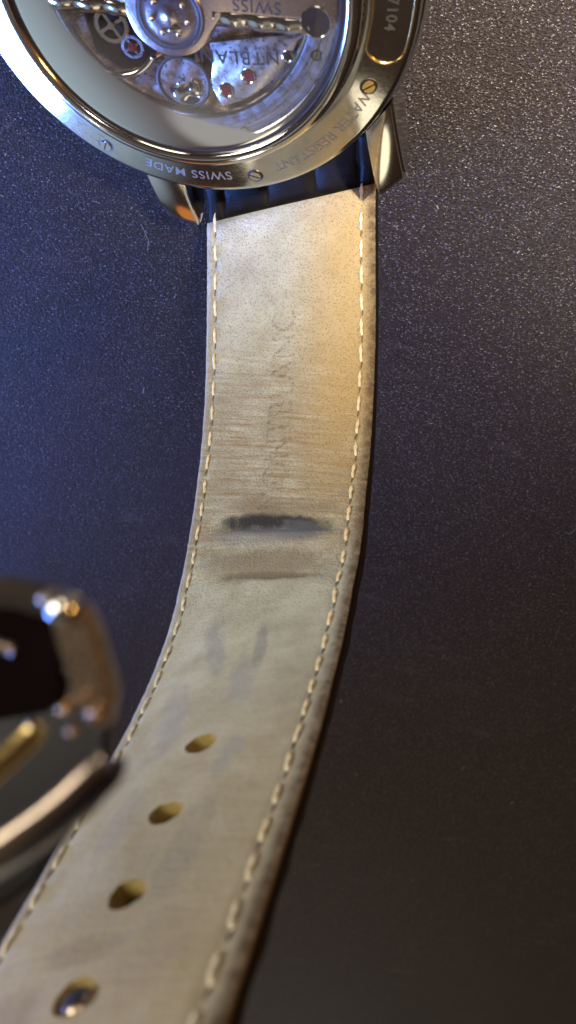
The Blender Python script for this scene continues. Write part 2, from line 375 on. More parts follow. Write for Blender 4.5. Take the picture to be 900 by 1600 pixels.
V, F = [], []
for _ in range(420):      # dust specks and short lint lying on the table
    x, y = random.uniform(-160, 160), random.uniform(-260, 70); a = random.uniform(0, PI); l_ = random.choice((0.12, 0.15, 0.2, 0.2, 0.5)); w2 = 0.07
    b = len(V); dx, dy = math.cos(a), math.sin(a)
    for (p, q, z) in ((-l_, -w2, .02), (l_, -w2, .02), (l_, w2, .02), (-l_, w2, .02), (0, 0, .12)):
        V.append((x + dx * p - dy * q, y + dy * p + dx * q, z))
    F += [(b, b + 1, b + 4), (b + 1, b + 2, b + 4), (b + 2, b + 3, b + 4), (b + 3, b, b + 4)]
def fibre(x, y, a, l_):
    global V, F
    P = []; n = 14
    for i in range(n):
        P.append((x, y, 0.1)); a += random.uniform(-.45, .45); x += l_ / n * math.cos(a); y += l_ / n * math.sin(a)
    for i in range(n - 1):
        (x0, y0, z0), (x1, y1, z1) = P[i], P[i + 1]; d = Vector((y0 - y1, x1 - x0)).normalized() * 0.035; b = len(V)
        V += [(x0 - d.x, y0 - d.y, z0), (x0 + d.x, y0 + d.y, z0), (x1 + d.x, y1 + d.y, z1), (x1 - d.x, y1 - d.y, z1), ((x0 + x1) / 2, (y0 + y1) / 2, z0 + .05)]
        F += [(b, b + 1, b + 4), (b + 1, b + 2, b + 4), (b + 2, b + 3, b + 4), (b + 3, b, b + 4)]
fibre(-46, -33, 0.6, 3); fibre(-30, -52, -0.4, 4); fibre(38, -95, 2.7, 9); fibre(30, -30, 1.2, 3); fibre(-55, -70, 0.2, 4)
lint = link('dust_and_lint', V, F, plain('pale_dust', (0.22, 0.20, 0.18), 0.9), None, smooth=False); lint['kind'] = 'stuff'

# ------------------------------------------------------------------ the watch
watch = bpy.data.objects.new('wristwatch', None); COL.objects.link(watch)
watch['label'] = 'steel wristwatch lying face down with glass caseback and worn strap curving up on dark table'
watch['category'] = 'watch'
WC = Vector((-19.181, -20.638, 16.814)); XW = Vector((0.963, 0.221, 0.151)).normalized()
NW = Vector((-0.108, -0.194, 0.975)); NW = (NW - XW * NW.dot(XW)).normalized(); YW = NW.cross(XW)
WM = Matrix((XW, YW, NW)).transposed().to_4x4(); WM.translation = WC * MM
watch.matrix_world = WM
WMmm = Matrix((XW, YW, NW)).transposed(); WI = WMmm.inverted()
def loc(p): return WI @ (Vector(p) - WC)      # world mm -> watch mm

# case body
case = lathe('case', [(16.0, -1.2), (20.6, -0.9), (21.0, -1.1), (21.35, -1.7), (21.4, -2.6), (21.1, -5.5), (20.2, -7.6), (19.3, -8.6), (18.8, -10.2), (17.8, -10.9), (0.001, -10.9)], M['steel'], watch)
back = lathe('caseback_ring', [(15.9, 0.5), (16.35, 1.5), (16.75, 1.46), (17.2, 1.38), (17.35, 1.344), (19.0, 0.946), (20.4, 0.608), (20.5, 0.58), (20.8, 0.40), (20.98, 0.0), (20.95, -0.6), (20.6, -0.95)], M['ring_steel'], watch, seg=256)
rim = lathe('glass_rim', [(14.95, 1.0), (15.0, 3.05), (15.1, 3.3), (15.3, 3.42), (15.55, 3.40), (15.62, 3.33), (15.7, 3.42), (15.95, 3.38), (16.2, 3.2), (16.4, 2.9), (16.55, 2.4), (16.6, 1.8), (16.62, 1.3)], M['steel'], watch, seg=256)
gasket = lathe('gasket_ring', [(14.3, 2.5), (14.62, 3.02), (14.96, 3.02)], M['dark_steel'], watch)
glass = lathe('caseback_glass', [(0.001, 3.3), (5, 3.28), (10, 3.2), (14.2, 3.07), (14.7, 3.0)], M['glass'], watch)

RS = (0.62 - 1.38) / (20.35 - 17.2)
def ring_z(r): return 1.38 + (r - 17.2) * RS
def ring_text(txt, adeg, r, size, mat, lift=0.02, spacing=1.05, name='engraved_lettering', bold=0.0):
    V, F = text_mesh(txt, size, 0, spacing, bold)
    out = []
    for x, y, z in V:
        a = math.radians(adeg) - x / r; rr = r + y
        out.append((rr * math.cos(a), rr * math.sin(a), ring_z(rr) + lift))
    return link(name, out, F, mat, back, smooth=False)
ring_text('WATER RESISTANT', -59.5, 18.75, 1.5, M['engrave'], spacing=1.0, bold=0.01)
ring_text('SWISS MADE', -107.5, 18.75, 1.5, M['engrave'], spacing=1.1, bold=0.01)
ring_text('STAINLESS STEEL', -158, 18.95, 1.75, M['steel'], spacing=1.15, bold=0.03)
# slotted screws in the ring
def screw(name, x, y, z, r, tilt, mat, parent, slot=0.6, recess=True):
    V, F = [], []
    o = bpy.data.objects.new(name, None)
    # head with a sunk slot: two half discs and a floor
    bm = bmesh.new()
    n = 20
    def halfdisc(sg):
        P = []
        for i in range(n + 1):
            a = -PI / 2 + PI * i / n
            P.append((sg * (slot * r * 0.22 + max(0, r * math.cos(a) * 0.86)), r * math.sin(a) * 0.95))
        return P
    for sg in (-1, 1):
        P = halfdisc(sg)
        vs = [bm.verts.new((px, py, 0)) for px, py in P]
        f = bm.faces.new(vs); rr = bmesh.ops.extrude_face_region(bm, geom=[f])
        for g in rr['geom']:
            if isinstance(g, bmesh.types.BMVert): g.co.z = 0.22 * r; g.co.x *= 0.92; g.co.y *= 0.92
    bmesh.ops.recalc_face_normals(bm, faces=bm.faces)
    # dark countersink ring below
    V2 = []
    me = bpy.data.meshes.new(name)
    for v_ in bm.verts: v_.co *= MM
    bm.to_mesh(me); bm.free(); me.materials.append(mat)
    o = bpy.data.objects.new(name, me); COL.objects.link(o); o.parent = parent
    nrm = Vector((0, 0, 1)) if tilt is None else Vector(tilt).normalized()
    q = Vector((0, 0, 1)).rotation_difference(nrm)
    o.location = Vector((x, y, z)) * MM; o.rotation_mode = 'QUATERNION'
    from mathutils import Quaternion
    o.rotation_quaternion = q @ Quaternion((0, 0, 1), random.uniform(0, 3))
    return o
for adeg, r in ((-134.2, 19.3), (-86.3, 19.2), (-38.7, 18.6), (10, 18.8)):
    a = math.radians(adeg); x, y = r * math.cos(a), r * math.sin(a); nr = (-RS * math.cos(a), -RS * math.sin(a), 1)
    so = lathe('screw_recess', [(0.001, 0.012), (0.66, 0.012), (0.70, 0.05), (0.78, 0.05), (0.82, 0.0)], M['dark_steel'], back, seg=32)
    so.location = Vector((x, y, ring_z(r))) * MM; so.rotation_mode = 'QUATERNION'; so.rotation_quaternion = Vector((0, 0, 1)).rotation_difference(Vector(nr).normalized())
    sc = screw('case_screw', x, y, ring_z(r) + 0.03, 0.62, nr, M['brass'] if adeg > -40 else M['steel'], back)
# rounded reserve panel with a bright bevel on the right flank
pan = []
for t in np.linspace(0, 1, 10): pan.append((17.05, math.radians(10 - 37 * t)))
for t in np.linspace(0, 1, 9)[1:]: 
    b = PI + (PI) * t * 1.0
    pan.append((18.72 + 1.67 * math.cos(b), math.radians(-27) + 1.35 / 18.7 * math.sin(b) * 1.0))
for t in np.linspace(0, 1, 10)[1:]: pan.append((20.39, math.radians(-27 + 37 * t)))
ptp = [(r * math.cos(a), r * math.sin(a), ring_z(r) + (0.02)) for r, a in pan]
tube('reserve_bevel', ptp, 0.13, M['brass'], back, seg=8)  # steel bevel in brass, its warm gold reflection put into the colour
def rad_text(txt, adeg, r, size, mat):
    V, F = text_mesh(txt, size, 0, 1.15, 0.02); o = []
    for x, y, z in V:
        a = math.radians(adeg) - x / r; rr = r + y
        o.append((rr * math.cos(a), rr * math.sin(a), ring_z(rr) + 0.03))
    return link('engraved_lettering', o, F, mat, back, smooth=False)
rad_text('MB 7104', -14.5, 18.6, 1.25, M['engrave'])

# lugs: skewed blocks whose top surface curves down toward the tip
def lug(xt0, xt1, xb0, xb1, y0, y1, z0, z1, yend0, yend1):
    V, F = [], []
    n, m = 14, 6
    def X(u, t): return (xt0 + (xt1 - xt0) * u) * (1 - t) + (xb0 + (xb1 - xb0) * u) * t
    rows = []
    for i in range(n + 1):
        t = i / n; z = z0 + (z1 - z0) * (t ** 1.7)
        row = []
        yy0 = y0 * (1 - t) + yend0 * t; yy1 = y1 * (1 - t) + yend1 * t
        for j in range(m + 1):
            u = j / m; row.append((X(u, t), yy0 * (1 - u) + yy1 * u, z - 0.12 * (2 * u - 1) ** 2))
        rows.append(row)
    # end face, then underside
    last = rows[-1]
    rows.append([(x, y - 0.22, z - 0.28) for x, y, z in last])
    rows.append([(x, y + 0.1, z - 2.4) for x, y, z in last])
    rows.append([(x, y + 1.6, z - 4.0) for x, y, z in last])
    rows.append([(x, y, -9.0) for x, y, z in rows[0]])
    for r in rows: V += r
    w_ = m + 1
    for i in range(len(rows) - 1):
        for j in range(m): F.append((i * w_ + j, i * w_ + j + 1, (i + 1) * w_ + j + 1, (i + 1) * w_ + j))
    k0 = len(rows)
    # sides
    cl = len(V)
    F.append(tuple(i * w_ for i in range(k0))); F.append(tuple(i * w_ + m for i in range(k0))[::-1])
    bm = bmesh.new(); bv = [bm.verts.new(v_) for v_ in V]
    for f in F: bm.faces.new([bv[i] for i in f])
    bmesh.ops.recalc_face_normals(bm, faces=bm.faces)
    ed = [e_ for e_ in bm.edges if len(e_.link_faces) == 2 and e_.calc_face_angle(0) > 0.9]
    bmesh.ops.bevel(bm, geom=ed, offset=0.28, segments=3, affect='EDGES')
    me = bpy.data.meshes.new('lug')
    for v_ in bm.verts: v_.co *= MM
    bm.to_mesh(me); bm.free(); me.materials.append(M['steel'])
    me.polygons.foreach_set('use_smooth', [True] * len(me.polygons)); me.set_sharp_from_angle(angle=math.radians(40))
    o = bpy.data.objects.new('lug', me); COL.objects.link(o); o.parent = case
    return o
# (inner/outer x at root, at tip)
lug(-11.9, -8.0, -12.75, -9.15, -17.2, -18.6, -1.6, -3.4, -25.6, -27.2)
lug(12.4, 15.6, 11.8, 15.05, -17.8, -15.0, -1.9, -3.5, -26.0, -23.9)

# ------------------------------------------------------------------ movement (all in watch frame, seen through the glass)
plate = lathe('movement_plate', [(0.001, 0.6), (12.6, 0.6)], M['plate'], watch)
hold = lathe('movement_ring', [(11.75, 0.55), (11.78, 1.75), (11.95, 1.95), (12.15, 2.0), (13.1, 1.98), (13.15, 1.86), (13.3, 1.86), (13.35, 1.98), (14.3, 1.95), (14.75, 2.3), (14.96, 2.9)], M['brushed'], watch, seg=256)
lathe('bright_edge', [(11.62, 1.82), (11.72, 1.99), (11.9, 2.05), (12.0, 1.99)], M['steel'], hold, seg=200)
for x, y in ((10.8, -7.7), (2.1, -13.75), (-8.9, -10.6), (-14.0, -0.1)):
    lathe('screw_recess', [(0.001, 0), (0.42, 0), (0.5, 0.03)], M['dark_steel'], hold, seg=24, center=(x, y, 2.0))
    screw('movement_screw', x, y, 2.01, 0.38, None, M['steel'], hold)
lathe('round_opening', [(0.001, 0), (1.15, 0), (1.25, 0.02)], M['cavity'], hold, seg=48, center=(11.6, -4.75, 2.53))
lathe('opening_bevel', [(1.18, 0.0), (1.24, 0.06), (1.32, 0.05), (1.36, 0.0)], M['steel'], hold, seg=48, center=(11.6, -4.75, 2.53))
# right lettered bridge
P = [(1.2, -5.4), (9.6, -5.9), (10.3, -6.2)] + [(11.3 * math.cos(a), 11.3 * math.sin(a)) for a in np.linspace(math.radians(-35), math.radians(-88), 20)] + [(0.0, -9.0), (0.9, -7.2)]
bridge = prism('lettered_bridge', P, 0.6, 1.35, M['bridge'], watch, 0.12)
def flat_text(txt, x, y, z, ang, size, mat, parent, spacing=1.1, bold=0.0):
    V, F = text_mesh(txt, size, 0, spacing, bold); c, s = math.cos(ang), math.sin(ang)
    return link('lettering', [(x + vx * c - vy * s, y + vx * s + vy * c, z) for vx, vy, _ in V], F, mat, parent, smooth=False)
# arc text: letters on an arc about the centre, tops outward is upside down in the photo
V, F = text_mesh('MONTBLANC', 1.75, 0, 1.15, 0.0)
o = []
for x, y, z in V:
    xx, yy = x, y
    ang = math.radians(170)
    bend = 0.012 * (xx ** 2)
    yy = yy - bend
    o.append((4.4 + xx * math.cos(ang) - yy * math.sin(ang), -7.25 + xx * math.sin(ang) + yy * math.cos(ang), 1.38))
link('lettering', o, F, M['ink'], bridge, smooth=False)
for x, y in ((1.35, -9.9), (3.85, -8.95), (8.0, -7.75)):
    r = 0.5 if x < 7 else 0.33
    lathe('jewel_seat', [(r, 0.0), (r + 0.08, 0.06), (r + 0.2, 0.05), (r + 0.26, 0)], M['steel'], bridge, seg=32, center=(x, y, 1.36))
    lathe('jewel', [(0.001, 0.10), (r * 0.2, 0.09), (r * 0.25, 0.02), (r * 0.5, 0.02), (r * 0.9, 0.02), (r, 0.0)], M['ruby'] if x < 7 else M['cavity'], bridge, seg=32, center=(x, y, 1.39))
# left bridge with cut-outs and gear train
P = [(-0.8, -11.2), (-4.2, -10.6)] + [(11.3 * math.cos(a), 11.3 * math.sin(a)) for a in np.linspace(math.radians(-112), math.radians(-172), 20)] + [(-9.6, -1.2), (-9.9, -4.6), (-8.2, -6.6), (-5.2, -6.4), (-4.0, -6.0), (-0.5, -7.4)]
lb = prism('left_bridge', P, 0.6, 1.25, M['plate'], watch, 0.15)
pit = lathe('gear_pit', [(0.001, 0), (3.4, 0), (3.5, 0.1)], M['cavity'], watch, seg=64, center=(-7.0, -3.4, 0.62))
def gear(name, cx, cy, z, r, teeth, mat, parent, spokes=4, th=0.18):
    P = []
    for i in range(teeth):
        a = 2 * PI * i / teeth; da = 2 * PI / teeth
        P += [(cx + r * math.cos(a), cy + r * math.sin(a)), (cx + r * math.cos(a + da * .25), cy + r * math.sin(a + da * .25)),
              (cx + r * .92 * math.cos(a + da * .45), cy + r * .92 * math.sin(a + da * .45)), (cx + r * .92 * math.cos(a + da * .8), cy + r * .92 * math.sin(a + da * .8))]
    V, F = [], []
    n = len(P)
    V += [(x, y, z + th) for x, y in P] + [(cx + (x - cx) * .0 + r * .72 * math.cos(math.atan2(y - cy, x - cx)), cy + r * .72 * math.sin(math.atan2(y - cy, x - cx)), z + th) for x, y in P]
    V += [(x, y, z) for x, y in P]
    V += [(vx, vy, z) for vx, vy, _ in V[n:2 * n]]
    for i in range(n):
        j = (i + 1) % n
        F += [(i, j, n + j, n + i), (2 * n + i, 2 * n + j, j, i), (n + i, n + j, 3 * n + j, 3 * n + i)]
    for s_ in range(spokes):
        a = 2 * PI * s_ / spokes + 0.3; b = len(V); ww = 0.09 * r
        dx, dy = math.cos(a), math.sin(a)
        for t in (0.1 * r, 0.75 * r):
            for sg in (-1, 1): V.append((cx + dx * t - dy * ww * sg, cy + dy * t + dx * ww * sg, z + th * 0.9))
        F.append((b, b + 2, b + 3, b + 1))
    b = len(V)
    for i in range(16): V.append((cx + .2 * r * math.cos(PI * i / 8), cy + .2 * r * math.sin(PI * i / 8), z + th * 1.6))
    F.append(tuple(range(b, b + 16)))
    return link(name, V, F, mat, parent, smooth=False)
gear('gear_wheel', -7.6, -2.6, 0.8, 1.7, 36, M['brass'], pit)
gear('gear_wheel', -6.3, -4.7, 1.0, 1.1, 24, M['brushed'], pit)
lathe('jewel', [(0.001, 0.25), (0.3, 0.2), (0.42, 0.0)], M['ruby'], pit, seg=24, center=(-6.3, -4.7, 1.2))
# polished curved bridge sweeping below the pit
arc = chaikin([(-12.2, -2.0, 1.6), (-11.6, -4.9, 1.6), (-9.6, -6.5, 1.65), (-7.2, -7.0, 1.7), (-5.0, -6.2, 1.75), (-3.7, -4.9, 1.8)], 3, False)
tube('curved_lever', arc, 0.3, M['steel'], watch, seg=12)
# balance opening: circular groove and bits inside
bal = lathe('balance_opening', [(2.28, 0.0), (2.36, 0.05), (2.52, 0.05), (2.6, 0.0)], M['ink'], watch, seg=96, center=(-2.5, -8.5, 1.47))
disc_o = lathe('balance_plate', [(0.001, 0.02), (2.3, 0.02)], M['plate'], bal, seg=64, center=(-2.5, -8.5, 1.38))
gear('balance_wheel', -2.9, -9.0, 1.05, 1.35, 20, M['brass'], bal, 3, 0.2)
P = chaikin([(-3.9, -9.4), (-3.2, -8.6), (-2.4, -9.0), (-1.6, -8.2), (-0.9, -8.9), (-1.3, -9.9), (-2.2, -9.6), (-2.9, -10.3), (-3.6, -10.0)], 2)
prism('balance_cock', P, 1.42, 1.62, M['steel'], bal, 0.08)
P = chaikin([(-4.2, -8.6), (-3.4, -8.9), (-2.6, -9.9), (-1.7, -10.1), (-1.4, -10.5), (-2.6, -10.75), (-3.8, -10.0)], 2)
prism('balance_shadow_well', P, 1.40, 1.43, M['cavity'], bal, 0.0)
for x, y in ((-1.3, -9.9), (-2.9, -8.4), (-1.9, -9.1)):
    lathe('balance_stud', [(0.001, 0.16), (0.12, 0.12), (0.18, 0)], M['steel'], bal, seg=16, center=(x, y, 1.6))

# rotor: half disc over the upper half with a polished lower edge and hub
hx, hy = -1.0, -2.0
ed0, ed1 = (-14.0, 1.3), (11.2, -5.6)
def onedge(t, off): 
    x = ed0[0] + (ed1[0] - ed0[0]) * t; y = ed0[1] + (ed1[1] - ed0[1]) * t
    return (x + off * 0.264, y + off)
P = [(14.3 * math.cos(a), 14.3 * math.sin(a)) for a in np.linspace(math.radians(-23), math.radians(173), 60)]
P += [onedge(0.02, 0.9), onedge(0.35, 0.9)] + [(hx + 3.9 * math.cos(a), hy + 3.7 * math.sin(a)) for a in np.linspace(math.radians(185), math.radians(325), 24)] + [onedge(0.7, 0.9), onedge(0.95, 0.9)]
rotor = prism('rotor', P, 2.15, 2.5, M['rotor'], watch, 0.16)
# scalloped polished edge bars either side of the hub
def edgebar(t0, t1, name):
    V, F = [], []; n = 60; prof = [(0.9, 2.52), (0.45, 2.56), (-0.1, 2.46), (-0.45, 2.2), (-0.5, 1.9), (0.9, 1.9)]
    for i in range(n + 1):
        t = t0 + (t1 - t0) * i / n
        wv = 0.09 * math.sin(2 * PI * i / n * 3.5 + t0 * 5)
        for o_, z in prof:
            x, y = onedge(t, o_); V.append((x, y, z + wv * (1 if o_ < 0.8 else 0.2)))
    m = len(prof)
    for i in range(n):
        for q in range(m): F.append((i * m + q, (i + 1) * m + q, (i + 1) * m + (q + 1) % m, i * m + (q + 1) % m))
    return link(name, V, F, M['steel'], rotor)
edgebar(0.0, 0.36, 'rotor_edge'); edgebar(0.66, 0.985, 'rotor_edge')
flat_text('SWISS', 6.9, -2.6, 2.53, math.radians(165), 1.5, M['ink'], rotor)
hub = lathe('rotor_hub', [(0.001, 0.36), (0.4, 0.34), (0.5, 0.28), (1.2, 0.26), (1.9, 0.25), (2.1, 0.18), (2.75, 0.17), (2.85, 0.22), (3.05, 0.2), (3.15, 0.05)], M['rotor'], rotor, seg=96, center=(hx, hy, 2.45))
lathe('hub_groove', [(2.60, -0.16), (2.64, -0.12), (2.84, -0.12), (2.88, -0.14)], M['ink'], hub, seg=96, center=(hx, hy, 2.79))
for i in range(7):
    a = 2 * PI * i / 7 + .4
    lathe('bearing_ball', [(0.001, 0.25), (0.15, 0.2), (0.24, 0.08), (0.26, 0)], M['steel'], hub, seg=16, center=(hx + 1.65 * math.cos(a), hy + 1.65 * math.sin(a), 2.78))
P = [(hx + 0.2 + .65 * math.cos(a), hy - 1.1 + 0.3 * math.sin(a)) for a in np.linspace(0, 2 * PI, 16)[:-1]]
prism('hub_clip', P, 2.78, 2.95, M['steel'], hub, 0.06)

# ------------------------------------------------------------------ strap
SS = np.array([0.0, 6.56, 14.16, 22.1, 30.46, 37.46, 44.66, 52.1, 59.65, 65.87, 71.38, 79.36, 86.99, 93.86])
SL = np.array([[-20.86, -49.05, 4.41], [-20.24, -53.9, 9.2], [-19.5, -58.65, 15.51], [-18.68, -62.46, 22.83], [-18.0, -65.0, 31.11], [-17.54, -65.96, 38.3], [-17.07, -65.97, 45.74], [-16.82, -64.95, 53.35], [-16.89, -62.94, 60.83], [-17.06, -60.66, 66.75], [-17.27, -58.26, 71.83], [-17.66, -54.89, 79.2], [-17.87, -51.38, 86.11], [-18.04, -48.18, 92.3]])
SR = np.array([[-1.38, -44.47, 6.66], [-0.89, -49.04, 10.92], [-0.34, -53.47, 16.65], [-0.01, -56.97, 23.4], [0.13, -59.2, 31.11], [0.0, -59.9, 37.83], [-0.09, -59.66, 44.79], [-0.55, -58.36, 51.89], [-0.94, -56.16, 58.91], [-1.37, -53.71, 64.45], [-1.67, -51.22, 69.22], [-2.31, -47.79, 76.25], [-2.93, -44.17, 82.8], [-3.49, -40.82, 88.66]])
def ext(A, back):
    # continue past both ends
    d1 = A[-1] - A[-2]; n1 = A[-1] + d1 * 0.9 + np.array([0.0, 0.35, -0.1]); n2 = n1 + d1 * 0.9 + np.array([0.0, 1.0, -0.4])
    pre = [A[0] + np.array(b) for b in back]
    return np.vstack([pre, A, [n1, n2]])
back_off = [(-0.5, 9.0, 2.6), (-0.4, 6.4, 0.6), (-0.2, 3.7, -0.9)]
SL2, SR2 = ext(SL, back_off), ext(SR, back_off)
SS2 = np.concatenate([[-10.2, -6.9, -3.8], SS, [SS[-1] + 6.2, SS[-1] + 12.4]])
def cr(A, s):
    i = int(np.clip(np.searchsorted(SS2, s) - 1, 1, len(SS2) - 3))
    t = (s - SS2[i]) / (SS2[i + 1] - SS2[i]); p0, p1, p2, p3 = A[i - 1], A[i], A[i + 1], A[i + 2]
    h = SS2[i + 1] - SS2[i]
    m1 = (p2 - p0) / (SS2[i + 1] - SS2[i - 1]) * h; m2 = (p3 - p1) / (SS2[i + 2] - SS2[i]) * h
    return (2 * t**3 - 3 * t**2 + 1) * p1 + (t**3 - 2 * t**2 + t) * m1 + (-2 * t**3 + 3 * t**2) * p2 + (t**3 - t**2) * m2
smooth_s = np.arange(-9.0, 105.5, 0.5)
tabL = np.array([cr(SL2, s) for s in smooth_s]); tabR = np.array([cr(SR2, s) for s in smooth_s])
def sm(A, k=7):
    B = A.copy(); ker = np.hanning(k + 2)[1:-1]; ker /= ker.sum()
    for c in range(3):
        p = np.pad(A[:, c], k // 2, mode='reflect', reflect_type='odd'); B[:, c] = np.convolve(p, ker, 'valid')
    return B
tabL, tabR = sm(tabL, 11), sm(tabR, 11)
tabM = (tabL + tabR) / 2; tabW = (tabR - tabL) / 2
tan = np.gradient(tabM, axis=0); tan /= np.linalg.norm(tan, axis=1)[:, None]
Wn = tabW / np.linalg.norm(tabW, axis=1)[:, None]
nor = np.cross(tan, Wn)
if nor[40] @ np.array([0, 0.7, 0.7]) < 0: nor = -nor
nor /= np.linalg.norm(nor, axis=1)[:, None]
def samp(T, s):
    x = (s - smooth_s[0]) / 0.5; i = int(min(max(math.floor(x), 0), len(smooth_s) - 2)); f_ = x - i
    return T[i] * (1 - f_) + T[i + 1] * f_
def frame(s): return samp(tabM, s), samp(tabW, s), samp(nor, s), samp(tan, s)
def spt(u, s, h):
    """u in -1..1 across, s mm along, h mm above the lining"""
    m, w_, n_, t_ = frame(s); return m + w_ * u + n_ * h
def halfw(s): return float(np.linalg.norm(samp(tabW, s)))
def uoff(side, s):      # stitch line position in -1..1
    d = (1.15 if side < 0 else 1.55) - 0.25 * min(max(s / 90, 0), 1)
    return side * (1 - d / halfw(s))
def fbm(x, y, z=0.0): return noise.fractal((x, y, z), 0.8, 2.0, 4)
HOLES = [(71.9, 0.0), (79.6, -0.02), (87.2, 0.0), (94.4, 0.0)]
def relief(u, s):
    hw = halfw(s); x = u * hw; h = 0.0
    e_ = 1 - abs(u); dm = e_ * hw
    h -= 0.14 * max(0, 1 - dm / 0.3) ** 2
    for sd in (-1, 1):
        d = x - uoff(sd, s) * hw; h -= 0.13 * math.exp(-(d / 0.33) ** 2)
    h += 0.55 * (1 - u * u)
    # creases
    sc_ = 39.9 + 0.27 * x + 0.25 * fbm(x * 0.35, 3.0) ; h -= 0.55 * math.exp(-((s - sc_) / 0.5) ** 2) * (1 / (1 + math.exp((abs(x - 0.2) - 6.2) * 2.0)))
    h += 0.20 * math.exp(-((s - sc_ - 1.9) / 1.0) ** 2) * (1 / (1 + math.exp((abs(x) - 7) * 1.5)))
    sc2 = 47.0 + 0.27 * x + 0.3 * fbm(x * 0.3, 9.0); h -= 0.22 * math.exp(-((s - sc2) / 0.45) ** 2) * (1 / (1 + math.exp((abs(x) - 6.5) * 1.2)))
    h += 0.10 * math.exp(-((s - sc2 - 1.6) / 1.1) ** 2) + 0.08 * math.exp(-((s - 44.4) / 1.1) ** 2)
    mid = math.exp(-((s - 26) / 16) ** 2)
    h += 0.06 * mid * fbm(x * 0.12, (s - 0.27 * x) * 1.1, 2.0) + 0.07 * fbm(x * 0.25, s * 0.25, 5.0)
    return h
def s0_of(u): return -0.75 - 0.95 * u     # slanted cut where the lining starts
S1 = 104.0
rows_t = np.linspace(0, 1, 300)
ucols = np.unique(np.concatenate([np.linspace(-1, 1, 41), 1 - np.array([.02, .05, .09, .13, .155, .18, .21]), -1 + np.array([.02, .05, .08, .11, .135, .16, .19])]))
TH = 0.5
V, F, UV = [], [], []
for t in rows_t:
    for u in ucols:
        a0 = s0_of(u); s = a0 + (S1 - a0) * t
        wob = 0.0
        if abs(u) > 0.999: wob = 0.05 * fbm(s * 1.3, u * 3)
        p = spt(u * (1 + wob / 9), s, relief(u, s) - (0.3 * max(0, 1 - (s - a0) / 0.5)))
        V.append(loc(p)); UV.append((u * 10.0, s))
nc = len(ucols); nr_ = len(rows_t); top = len(V)
for t in rows_t:
    for u in ucols:
        a0 = s0_of(u); s = a0 + (S1 - a0) * t
        V.append(loc(spt(u * 0.985, s, -TH))); UV.append((u * 10.0, s))
fm = []
for i in range(nr_ - 1):
    for j in range(nc - 1):
        a = i * nc + j; F.append((a, a + 1, a + nc + 1, a + nc)); fm.append(0)
        b = top + a; F.append((b, b + nc, b + nc + 1, b + 1)); fm.append(1)
    for j, fl in ((0, 0), (nc - 1, 1)):
        a = i * nc + j; q = (a, a + nc, top + a + nc, top + a); F.append(q if not fl else q[::-1]); fm.append(1)
for i, fl in ((0, 0), (nr_ - 1, 1)):
    for j in range(nc - 1):
        a = i * nc + j; q = (a, top + a, top + a + 1, a + 1); F.append(q if not fl else q[::-1]); fm.append(1)
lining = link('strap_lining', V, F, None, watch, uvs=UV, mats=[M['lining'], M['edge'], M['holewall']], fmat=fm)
bm = bmesh.new(); bm.from_mesh(lining.data); bmesh.ops.recalc_face_normals(bm, faces=bm.faces); bm.to_mesh(lining.data); bm.free()
lining.data.set_sharp_from_angle(angle=math.radians(50))

# outer alligator layer
V, F = [], []
us = np.linspace(-1, 1, 25); srows = np.concatenate([np.linspace(-8.6, -0.6, 14), np.linspace(0, 104, 110)])
def outer_prof(u, s):
    body = 2.1 * (1 - abs(u) ** 4) + 0.9
    return body
for s in srows:
    for u in us:   # inner face
        hh = -TH - 0.0 if s > 2 else -TH + 0.0
        V.append(loc(spt(u * 0.995, s, -TH - 0.02 + (-0.15 * max(0, (abs(u) - .9) / .1)))))
n0 = len(V)
for s in srows:
    tap = 1 - 0.72 * min(1, max(0, (s - 40) / 32))
    for u in us:
        bead = 0.18 * fbm(u * 6, s * 0.35, 3)
        V.append(loc(spt(u * 1.0, s, -TH - (0.35 + outer_prof(u, s) * 0.85 * tap) - bead)))
m = len(us)
for i in range(len(srows) - 1):
    for j in range(m - 1):
        a = i * m + j; F.append((a, a + 1, a + m + 1, a + m)); b = n0 + a; F.append((b, b + m, b + m + 1, b + 1))
    for j in (0, m - 1):
        a = i * m + j; F.append((a, a + m, n0 + a + m, n0 + a))
for i in (0, len(srows) - 1):
    for j in range(m - 1):
        a = i * m + j; F.append((a, n0 + a, n0 + a + 1, a + 1))
leather = link('strap_leather', V, F, None, watch, mats=[M['gator'], M['holewall']], fmat=[0] * len(F))
bm = bmesh.new(); bm.from_mesh(leather.data); bmesh.ops.recalc_face_normals(bm, faces=bm.faces); bm.to_mesh(leather.data); bm.free()
leather.data.set_sharp_from_angle(angle=math.radians(50))
# punch the holes: worn oval, stretched across the diagonal by the pin
DS, HP, HQ = (1 if nor[40] @ np.array([0, 0.7, 0.7]) > 0 else -1) * -1.0, 1.36, 1.10
cutV, cutF = [], []
for (s, u) in HOLES:
    m_, w_, n_, t_ = frame(s); wn = w_ / np.linalg.norm(w_); c = m_ + w_ * u; b = len(cutV); ns = 28
    for z in (3.0, -7.0):
        for i in range(ns):
            a = 2 * PI * i / ns; rr = (1 + 0.04 * math.sin(3 * a + s) + 0.02 * math.sin(7 * a))
            cutV.append(loc(c + (wn - t_ * DS) * (0.7071 * HP * rr * math.cos(a)) + (wn + t_ * DS) * (0.7071 * HQ * rr * math.sin(a)) + n_ * z))
    cutF.append(tuple(b + i for i in range(ns))); cutF.append(tuple(b + ns + i for i in range(ns))[::-1])
    for i in range(ns):
        j = (i + 1) % ns; cutF.append((b + i, b + ns + i, b + ns + j, b + j))
cut = link('hole_cutter', cutV, cutF, M['holewall'], watch, smooth=False)
bm = bmesh.new(); bm.from_mesh(cut.data); bmesh.ops.recalc_face_normals(bm, faces=bm.faces); bm.to_mesh(cut.data); bm.free()
